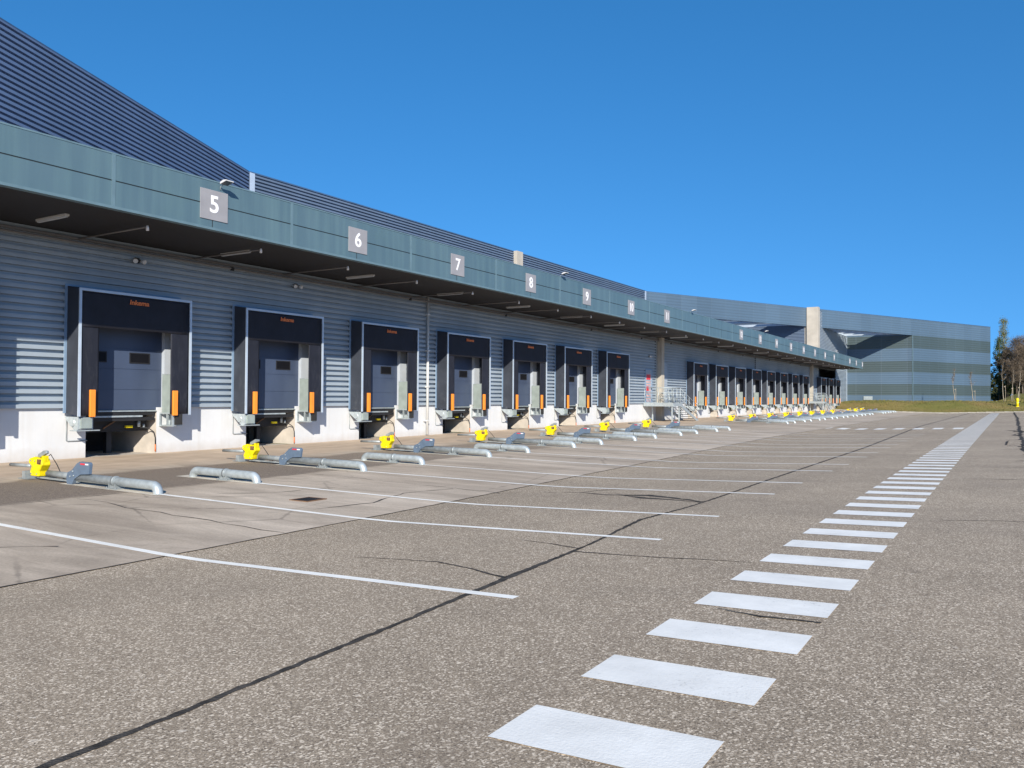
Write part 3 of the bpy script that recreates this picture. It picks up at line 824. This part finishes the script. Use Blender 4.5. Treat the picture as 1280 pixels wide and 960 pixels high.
# ------------------------------------------------------------------ wheel guides
def make_guide(long):
    r = empty('wheel_guide', (0, 0, 0)); R = .082; H = .135
    def pipe(x0, x1, name='rail', rr=R, mat_=None):
        m = MB(); pts = [(x0, 0, H), (x1-.22, 0, H)]
        for k in range(1, 7):
            a = k/6*pi/2; pts.append((x1-.22 + .14*sin(a), 0, H - .14*(1-cos(a))))
        pts.append((x1-.08, 0, -.02))
        m.tube(pts, rr, 18); return m.build(name, mat_ or M['galv'], r)
    def clamp(x, name='support'):
        m = MB(); m.tube([(x-.03, 0, H), (x+.03, 0, H)], R+.012, 18)
        m.box(x-.1, x-.08, -.08, .08, 0, .1); m.box(x+.08, x+.1, -.08, .08, 0, .1); m.box(x-.16, x+.16, -.11, .11, 0, .014)
        m.box(x-.08, x+.08, -.05, .05, .01, .06)
        for bx in (x-.13, x+.13):
            for by in (-.085, .085): m.tube([(bx, by, .01), (bx, by, .035)], .012, 6)
        m.build(name, M['galvold'], r)
    if long:
        pipe(-2.5, 0); clamp(-1.33)
        m = MB(); m.tube([(-3.55, .0, .14), (-2.5, 0, .14)], .062, 16); m.build('upper_rail', M['galvold'], r)
        m = MB(); m.box(-3.9, -2.5, -.03, .03, .03, .06); m.build('lower_rail', M['galvold'], r)
        # housing plate
        HP = [(-2.74, 0), (-2.57, 0), (-2.5, .1), (-2.3, .2), (-2.03, .22), (-2.0, .41), (-2.04, .44), (-2.33, .44), (-2.42, .4), (-2.58, .27), (-2.72, .22), (-2.76, .12)]
        m = MB(); m.prism(HP, 'y', -.095, -.03)
        o = m.build('housing', M['housing'], r, bevel=.004)
        m = MB(); m.box(-2.3, -2.15, -.0975, -.095, .385, .415); m.build('red_marking', M['red'], o)
        m = MB(); m.box(-2.14, -2.04, -.0975, -.095, .388, .412); m.build('white_marking', M['whitep'], o)
        m = MB()
        for (x, z) in ((-2.62, .15), (-2.5, .17), (-2.53, .25)): m.tube([(x, -.095, z), (x, -.112, z)], .014, 8)
        m.build('bolts', M['galv'], o)
        # yellow wheel lock carriage
        m = MB()
        m.prism([(-4.034, .07), (-3.747, .07), (-3.722, .18), (-3.624, .3), (-3.665, .42), (-3.936, .45), (-4.100, .41), (-4.116, .33), (-4.009, .26), (-4.059, .15)], 'y', -.09, .09)
        o = m.build('lock_carriage', M['yellow'], r, bevel=.02)
        m = MB(); m.box(-3.8, -3.66, -.094, -.08, .31, .41); m.build('recess', M['rust'], o)
        m = MB(); m.tube([(-3.71, -.11, .355), (-3.71, -.092, .355)], .035, 12); m.build('knob', M['rust'], o)
        m = MB(); m.prism([(-3.9, .44), (-3.82, .44), (-3.58, .53), (-3.6, .58), (-3.7, .58), (-3.88, .5)], 'y', -.03, .03); m.build('lever', M['galvold'], o, bevel=.008)
        m = MB(); m.box(-3.71, -3.64, -.05, .05, .36, .48); m.build('lug', M['yellow'], o)
        m = MB(); m.tube([(-4.9, -.03, .24), (-4.1, -.03, .26)], .034, 12); m.build('wheel_arm', M['galvold'], o)
        m = MB(); m.tube([(-3.75, .05, .42), (-3.7, .12, .5), (-3.5, .14, .3), (-3.2, .1, .05), (-2.8, .08, .03)], .009, 6); m.build('cable', M['rubber'], r)
        m = MB()
        for (bx, bz) in ((-4.0,.12),(-3.8,.12),(-4.02,.37),(-3.88,.37)): m.tube([(bx, -.09, bz), (bx, -.1, bz)], .014, 6)
        m.build('bolts', M['galvold'], o)
        m = MB(); m.box(-4.32, -4.2, -.1, .1, 0, .15); m.build('end_post', M['galvold'], r)
        m = MB(); m.box(-4.4, -4.05, -.14, .14, 0, .012); m.build('foot_plate', M['galvold'], r)
    else:
        m = MB(); pts = [(-2.02, 0, -.02)]
        for k in range(0, 7):
            a = k/6*pi/2; pts.append((-2.02 + .14*(1-cos(a)), 0, H - .14 + .14*sin(a)))
        for k in range(1, 8): 
            pts.append((-1.88 + .8*k/7*2.1 if False else -1.88 + (1.66)*k/7, 0, H))
        for k in range(1, 7):
            a = k/6*pi/2; pts.append((-.22 + .14*sin(a), 0, H - .14*(1-cos(a))))
        pts.append((-.08, 0, -.02))
        m.tube(pts, R, 18); m.build('rail', M['galv'], r)
        clamp(-1.0)
    return r
gL = make_guide(True); gR = make_guide(False)
GX = -12.5
firstL = firstR = True
for i, yd in enumerate(DOCKS):
    if i == 0: continue
    for long in (True, False):
        y = yd - 2.88 if long else yd - .72
        if long: g = gL if firstL else copy_tree(gL); firstL = False
        else: g = gR if firstR else copy_tree(gR); firstR = False
        rotx = 0
        g.location = (GX, y, yard_z(GX, y) + .012)
        # follow the slope of the apron
        L = 4.0 if long else 2.0
        sl = (yard_z(GX-L, y) - yard_z(GX, y)) / L
        g.rotation_euler = (0, math.atan(sl), 0)
        if i <= 7:
            q = 'left of the dock numbered %d' % NUMS[i] if long else 'in front of the dock numbered %d' % NUMS[i]
        elif i <= 15: q = ('beside the %s dock past the first staircase' if long else 'in front of the %s dock past the first staircase') % ORD[i-8]
        else: q = ('beside the %s dock past the far staircase' if long else 'in front of the %s dock past the far staircase') % ORD[i-16]
        if long: tag(g, 'long galvanised wheel guide with yellow lock, ' + q, 'wheel guide', 'long wheel guides with yellow locks')
        else: tag(g, 'short plain galvanised pipe wheel guide ' + q, 'wheel guide', 'short pipe wheel guides')

# ------------------------------------------------------------------ lights under and on the canopy
def tube_light():
    r = empty('ceiling_light')
    m = MB(); m.box(-.62, .62, -.055, .055, -.045, 0); m.build('housing', M['lamp'], r)
    m = MB(); m.prism([(-.04,-.045),(.04,-.045),(.03,-.075),(-.03,-.075)], 'x', -.6, .6); m.build('diffuser', M['jamb'], r)
    return r
def sprinkler():
    r = empty('sprinkler_pipe')
    m = MB(); m.tube([(-2.95, 0, .0), (.3, 0, .0)], .022, 8); m.build('pipe', M['darkpipe'], r)
    m = MB(); m.tube([(.3, 0, .03), (.3, 0, -.02), (.3, 0, -.09)], [.025, .035, .035], 10); m.build('head', M['whitep'], r)
    return r
t0 = tube_light(); s0 = sprinkler()
lab = []
k = 0
y = 10.4
while y < 116:
    o = t0 if k == 0 else copy_tree(t0)
    o.location = (-19.1, y, ZC)
    near = min(range(1, len(DOCKS)), key=lambda i: abs(DOCKS[i]+1.6-y-1.4))
    tag(o, 'white tube light under the canopy, ' + ('left of the dock numbered %d' % NUMS[near] if near <= 7 else 'number %d counted from the near end' % (k+1)), 'ceiling light', 'tube lights under the canopy')
    if k == 8: tag(o, 'white tube light under the canopy in front of the first doorway')
    k += 1; y += 5.28
k = 0; y = 8.4
while y < 117:
    o = s0 if k == 0 else copy_tree(s0)
    o.location = (-17.65-.25, y, ZC-.13)
    tag(o, 'thin grey sprinkler pipe with white end head in the row under the canopy', 'sprinkler pipe', 'sprinkler pipes under the canopy')
    k += 1; y += 3.45
def flood():
    r = empty('floodlight')
    m = MB(); m.tube([(-.15, 0, 0), (-.15, 0, .12), (.12, 0, .2)], .02, 8); m.build('arm', M['galvold'], r)
    m = MB(); m.prism([(.08, .17), (.5, .27), (.5, .31), (.3, .33), (.08, .26)], 'y', -.2, .2); m.build('head', M['lamp'], r, bevel=.01)
    m = MB(); m.prism([(.1, .165), (.48, .258), (.48, .268), (.1, .175)], 'y', -.17, .17); m.build('lens', M['lampdark'], r)
    return r
f0 = flood()
for k, (y, q) in enumerate(((13.4, 'above the number 5 sign'), (31.6, 'between the number 8 and 9 signs'), (48.8, 'just past the last legible sign'), (66.6, 'over the docks past the first staircase'), (97.9, 'near the far staircase'))):
    o = f0 if k == 0 else copy_tree(f0)
    o.scale = (.55,.6,.6); o.location = (FX+.06, y, ZF+.0)
    if k == 0: o.location = (FX+.1, y, ZF-.16)
    tag(o, 'small white floodlight on the canopy edge ' + q, 'floodlight', 'floodlights on the canopy edge')
def twin():
    r = empty('wall_lamp')
    m = MB(); m.box(0, .06, -.07, .07, -.07, .07); m.build('base', M['black'], r)
    for s in (-1, 1):
        m = MB(); m.tube([(.06, s*.1, 0), (.2, s*.14, -.05)], [.04, .065], 12); m.build('lamp_head', M['lamp'], r)
    return r
w0 = twin()
for k, (y, q) in enumerate(((13.55, 'above the dock numbered 5'), (19.4, 'above the dock numbered 6'), (51.3-.3, 'above the first personnel door'))):
    o = w0 if k == 0 else copy_tree(w0)
    o.location = (WX+.06, y, 5.25 if k < 2 else 4.35)
    tag(o, 'small twin wall lamp ' + q, 'wall lamp', 'twin wall lamps')
# box on the canopy roof
rb = empty('roof_box', (-19.6, 46.0, 6.72))
tag(rb, 'small yellowish box standing on the canopy roof beside the tall wall corner', 'box')
m = MB(); m.box(-.35,.35,-.5,.5,.08,.75); m.build('body', M['beige'], rb, bevel=.02)
m = MB(); m.box(-.4,.4,-.55,.55,0,.08); m.build('base', M['galvold'], rb)

# ------------------------------------------------------------------ staircases with landings
def stair(n_steps=7):
    r = empty('metal_staircase', (0, 0, 0))
    # origin: wall face, left end of the landing, ground
    X1, X2, YL, YM, YE = .9, 2.1, 0, 1.45, 5.3
    zt = 1.2
    m = MB(); m.box(.06, X1, 0, YE-.2, zt-.06, zt); m.box(X1, X2, 0, YM, zt-.06, zt); m.build('platform', M['galv'], r)
    m = MB(); m.box(.06, X2, -.03, 0, zt-.22, zt+.03); m.box(X2, X2+.03, 0, YM, zt-.22, zt); m.box(X1, X1+.03, YM, YE-.2, zt-.22, zt); m.build('edge_beam', M['galv'], r)
    for (x, y) in ((X2-.08, .08), (X2-.08, YM-.08), (X1-.06, YE-.35), (.35, .9)):
        m = MB(); m.box(x-.04, x+.04, y-.04, y+.04, -.15, zt-.06); m.build('leg', M['galv'], r)
    run = 3.7; 
    for x in (X1+.05, X2-.05):
        m = MB(); m.prism([(YM-.02, zt), (YM+.1, zt), (YM+run, .0), (YM+run, -.12), (YM+run-.2, -.12), (YM-.02, zt-.2)], 'x', x-.02, x+.02); m.build('stringer', M['galv'], r)
    for k in range(n_steps):
        y = YM + (k+.6)*run/(n_steps+.3); z = zt - (k+1)*(zt+.05)/(n_steps+1)
        m = MB(); m.box(X1+.07, X2-.07, y-.02, y+.27, z-.035, z); m.build('step', M['galvold'], r)
    # railings
    def rail(path, name='railing'):
        m = MB()
        for h in (1.0, .66, .33):
            m.tube([(x, y, z+h) for x, y, z in path], .022, 8)
        for (a, b) in zip(path, path[1:]):
            L = (Vector(b)-Vector(a)).length; n = max(1, round(L/.85))
            for k in range(n+1):
                q = Vector(a).lerp(Vector(b), k/n); m.tube([q, q+Vector((0,0,1.0))], .02, 8)
        m.build(name, M['galv'], r)
    rail([(.12, .03, zt), (X2-.03, .03, zt), (X2-.03, YM, zt)])
    rail([(X1, YM+.05, zt), (X1, YE-.22, zt), (.12, YE-.22, zt)])
    rail([(X2-.05, YM, zt), (X2-.05, YM+run-.1, .0)], 'stair_rail')
    rail([(X1+.06, YM+.1, zt-.05), (X1+.06, YM+run-.1, .0)], 'stair_rail')
    return r
st = stair(); st.location = (WX, 50.15, 0)
tag(st, 'galvanised metal staircase and landing at the first pair of doors, past the dock numbered 11', 'staircase', 'metal staircases to the doors')
st2 = copy_tree(st); st2.location = (WX, 100.6, .03)
tag(st2, 'distant galvanised metal staircase and landing near the far end of the dock wall', 'staircase', 'metal staircases to the doors')

# ------------------------------------------------------------------ trees, far right
def limbs(mb, base, h, rnd, r0=.14, spread=.35, n=9, levels=1, lift=.75, start=.35):
    tips = []
    pts = [Vector(base)]; rs = [r0]
    x = Vector(base)
    for k in range(1, 7):
        x = x + Vector((rnd.uniform(-.12,.12), rnd.uniform(-.12,.12), h/6)); pts.append(x.copy()); rs.append(r0*(1-k/6.6))
    mb.tube(pts, rs, 7)
    for k in range(n):
        t = start + (1-start)*rnd.random(); i = min(5, int(t*6)); p = pts[i].lerp(pts[i+1], t*6-i)
        a = rnd.uniform(0, 2*pi); L = h*spread*(1.15-t)*rnd.uniform(.6,1.1)
        d = Vector((cos(a), sin(a), lift*rnd.uniform(.6,1.4))).normalized()
        q = p + d*L*.5; e = q + (d + Vector((0,0,.25))).normalized()*L*.5
        rr = rs[i]*.45; mb.tube([p, q, e], [rr, rr*.6, rr*.2], 5); tips += [q, e, p.lerp(q,.5)]
    return pts, tips
def tuft(mb, c, R, n, s, rnd, sz=1.0):
    for _ in range(n):
        v = Vector((rnd.gauss(0,1), rnd.gauss(0,1), rnd.gauss(0,1)*sz))
        p = Vector(c) + v.normalized()*R*rnd.random()**.4
        a = Vector((rnd.uniform(-1,1), rnd.uniform(-1,1), rnd.uniform(-1,1))).normalized()*s*rnd.uniform(.5,1.3)
        b = a.cross(Vector((rnd.uniform(-1,1), rnd.uniform(-1,1), rnd.uniform(-1,1)))).normalized()*s*.6
        mb.face([p-a, p+b, p+a*.8, p-b])
def leafy(loc, h, seed, crown, bark, label, group, fn):
    rnd = random.Random(seed); r = empty('tree', (loc[0], loc[1], gz(*loc)))
    t = MB(); c = MB(); fn(t, c, h, rnd)
    t.build('trunk', bark, r); c.build('crown', crown, r)
    tag(r, label, 'tree', group); return r
def f_ivy(t, c, h, rnd):
    pts, tips = limbs(t, (0,0,0), h, rnd, .3, .2, 14, start=.45, lift=1.2)
    for k in range(120):
        u_ = rnd.random()**.85; z = .5 + u_*(h*.86); R = 1.35*(1-.62*u_)*(.75+.35*sin(z*1.7+h))
        a = rnd.uniform(0, 2*pi); tuft(c, (cos(a)*R, sin(a)*R, z), rnd.uniform(.25,.7), 60, .1, rnd)
def f_tip(t, c, h, rnd):
    pts, tips = limbs(t, (0,0,0), h, rnd, .2, .2, 26, start=.62, lift=1.5)
    for p in tips:
        if p.z > h*.66 and rnd.random() < .7: tuft(c, p, rnd.uniform(.4,.95), 55, .08, rnd)
def f_bare(t, c, h, rnd):
    pts, tips = limbs(t, (0,0,0), h, rnd, .16, .5, 30, start=.2, lift=.8)
    P = list(tips)
    for _ in range(120):
        a = rnd.uniform(0, 2*pi); u_ = rnd.random(); R = h*.36*sin(pi*(.18+.8*u_))*rnd.random()**.5
        P.append(Vector((cos(a)*R, sin(a)*R, h*(.22+.78*u_))))
    for p in P:
        for _ in range(34):
            d = Vector((rnd.uniform(-1,1), rnd.uniform(-1,1), rnd.uniform(-.2,1.2))).normalized()*rnd.uniform(.3,1.0)
            q = p + Vector((rnd.uniform(-.5,.5), rnd.uniform(-.5,.5), rnd.uniform(-.4,.4)))
            w = d.cross(Vector((rnd.uniform(-1,1), rnd.uniform(-1,1), .3))).normalized()*.02
            c.face([q-w, q+w, q+d])
def f_young(t, c, h, rnd):
    pts, tips = limbs(t, (0,0,0), h, rnd, .05, .3, 12, start=.5, lift=1.6)
    t.box(.15,.19,-.02,.02,0,h*.42); t.box(.0,.16,-.01,.01,h*.38,h*.4)
    for p in tips:
        for _ in range(5):
            d = Vector((rnd.uniform(-1,1), rnd.uniform(-1,1), rnd.uniform(.2,1.5))).normalized()*rnd.uniform(.2,.6)
            w = d.cross(Vector((0,1,.3))).normalized()*.007
            c.face([p-w, p+w, p+d])
leafy((-1.35, 166), 12.2, 1, M['ivy'], M['bark'], 'tall tree with ivy-covered trunk just right of the warehouse', None, f_ivy)
leafy((-.9, 168), 14.2, 2, M['young'], M['palebark'], 'tallest slim tree with thin yellow-green top, right of the warehouse', None, f_tip)
leafy((-.2, 163), 9.0, 3, M['ivy'], M['bark'], 'lower bushy ivy-green tree in front of the tall one', None, f_ivy)
G = 'bare brown trees on the bank'
for k, (x, y, h) in enumerate(((1.1,160,9),(2.9,163,9.6),(1.9,156,7.4),(4.6,160,9),(6.6,165,9.8),(8.8,160,8.2),(11.4,164,9.6),(14.5,162,9))):
    q = ['nearest the ivy tree', 'second from the ivy tree, tall', 'small and in front of the others', 'at the right edge of the view', 'further right on the bank', 'short, right of the yellow hydrant', 'tall, far along the bank', 'last along the bank'][k]
    leafy((x, y), h, 10+k, M['twig'], M['bark'], 'bare brown twiggy tree on the bank, ' + q, G, f_bare)
GY = 'young staked trees on the grass'
for k, (x, y, h, q) in enumerate(((-6.35,126,4.3,'left one in front of the banded wall'), (-4.07,126,3.9,'right one in front of the banded wall'), (-.55,126,5.4,'just right of the warehouse corner'), (.3,127,4.6,'between the warehouse corner and the hydrant'), (1.05,126.5,4.8,'beside the yellow hydrant'))):
    leafy((x, y), h, 30+k, M['twig'], M['palebark'], 'thin young staked tree on the grass, ' + q, GY, f_young)
# undergrowth
ug = MB(); rnd = random.Random(5)
for k in range(150):
    x = rnd.uniform(-2, 20); y = rnd.uniform(165, 171); tuft(ug, (x, y, gz(x, y) + rnd.uniform(.1, 1.9)), rnd.uniform(.4,.9), 40, .15, rnd)
tag(ug.build('undergrowth', M['dark']), kind='stuff')
ug = MB()
for k in range(420):
    x = rnd.uniform(-60, 120); y = rnd.uniform(185, 215); h = rnd.uniform(2, 9)
    tuft(ug, (x, y, gz(x, y) + h*.5), h*.5, 40, .5, rnd)
tag(ug.build('distant_woodland', M['dark']), kind='stuff')

# yellow hydrant
hy = empty('hydrant', (.92, 121.2, gz(.92, 121.2)))
tag(hy, 'yellow pillar hydrant on the grass edge beyond the striped walkway', 'hydrant')
m = MB(); m.tube([(0,0,-.1),(0,0,.12)], .22, 16); m.build('base', M['yellow'], hy)
m = MB(); m.tube([(0,0,.12),(0,0,.75)], .14, 16); m.build('barrel', M['yellow'], hy)
m = MB(); m.tube([(0,0,.75),(0,0,.8),(0,0,1.05),(0,0,1.15)], [.17,.19,.17,.06], 16); m.build('cap', M['yellow'], hy)
m = MB(); m.tube([(-.22,0,.6),(.22,0,.6)], .07, 12); m.build('outlet', M['galvold'], hy)

# ------------------------------------------------------------------ sun, sky, camera
S = Vector((1, -1.25, .76)).normalized()
sun = bpy.data.lights.new('sun', 'SUN'); sun.energy = 4.6; sun.angle = radians(.55); sun.color = (1, .93, .81)
so = bpy.data.objects.new('sun', sun); link(so); so.rotation_euler = S.to_track_quat('Z', 'Y').to_euler()
wd = bpy.data.worlds.new('World'); SC.world = wd; wd.use_nodes = True
nt = wd.node_tree; bg = nt.nodes['Background']
sky = nt.nodes.new('ShaderNodeTexSky'); sky.sky_type = 'NISHITA'; sky.sun_disc = False
sky.sun_elevation = math.asin(S.z); sky.sun_rotation = atan2(S.x, S.y)
sky.altitude = 100; sky.air_density = 1.0; sky.dust_density = .15; sky.ozone_density = 3.0
hs = nt.nodes.new('ShaderNodeHueSaturation'); hs.inputs['Saturation'].default_value = 1.3; hs.inputs['Value'].default_value = 1.46; hs.inputs['Hue'].default_value = .499
tcw = nt.nodes.new('ShaderNodeTexCoord'); va = nt.nodes.new('ShaderNodeVectorMath'); va.operation = 'ADD'; va.inputs[1].default_value = (0, 0, .29)
nt.links.new(tcw.outputs['Generated'], va.inputs[0]); vn = nt.nodes.new('ShaderNodeVectorMath'); vn.operation = 'NORMALIZE'
nt.links.new(va.outputs[0], vn.inputs[0]); nt.links.new(vn.outputs[0], sky.inputs['Vector'])
nt.links.new(sky.outputs[0], hs.inputs['Color']); nt.links.new(hs.outputs[0], bg.inputs[0]); bg.inputs[1].default_value = .10

cam = bpy.data.cameras.new('camera'); cam.sensor_width = 36; cam.lens = 1008.78/1280*36; cam.clip_end = 4000; cam.clip_start = .05
co = bpy.data.objects.new('camera', cam); link(co)
yaw, pit, roll = .5519, .0169, .0055
fw = Vector((-sin(yaw)*cos(pit), cos(yaw)*cos(pit), sin(pit))); rg = Vector((cos(yaw), sin(yaw), 0)); up = rg.cross(fw)
r2 = rg*cos(roll) + up*sin(roll); u2 = -rg*sin(roll) + up*cos(roll)
mtx = Matrix((r2, u2, -fw)).transposed().to_4x4(); mtx.translation = Vector((0, 0, 1.5)); co.matrix_world = mtx
SC.camera = co
SC.render.engine = 'CYCLES'
vs = SC.view_settings; vs.view_transform = 'Standard'; vs.look = 'None'; vs.gamma = 1; vs.exposure = .55
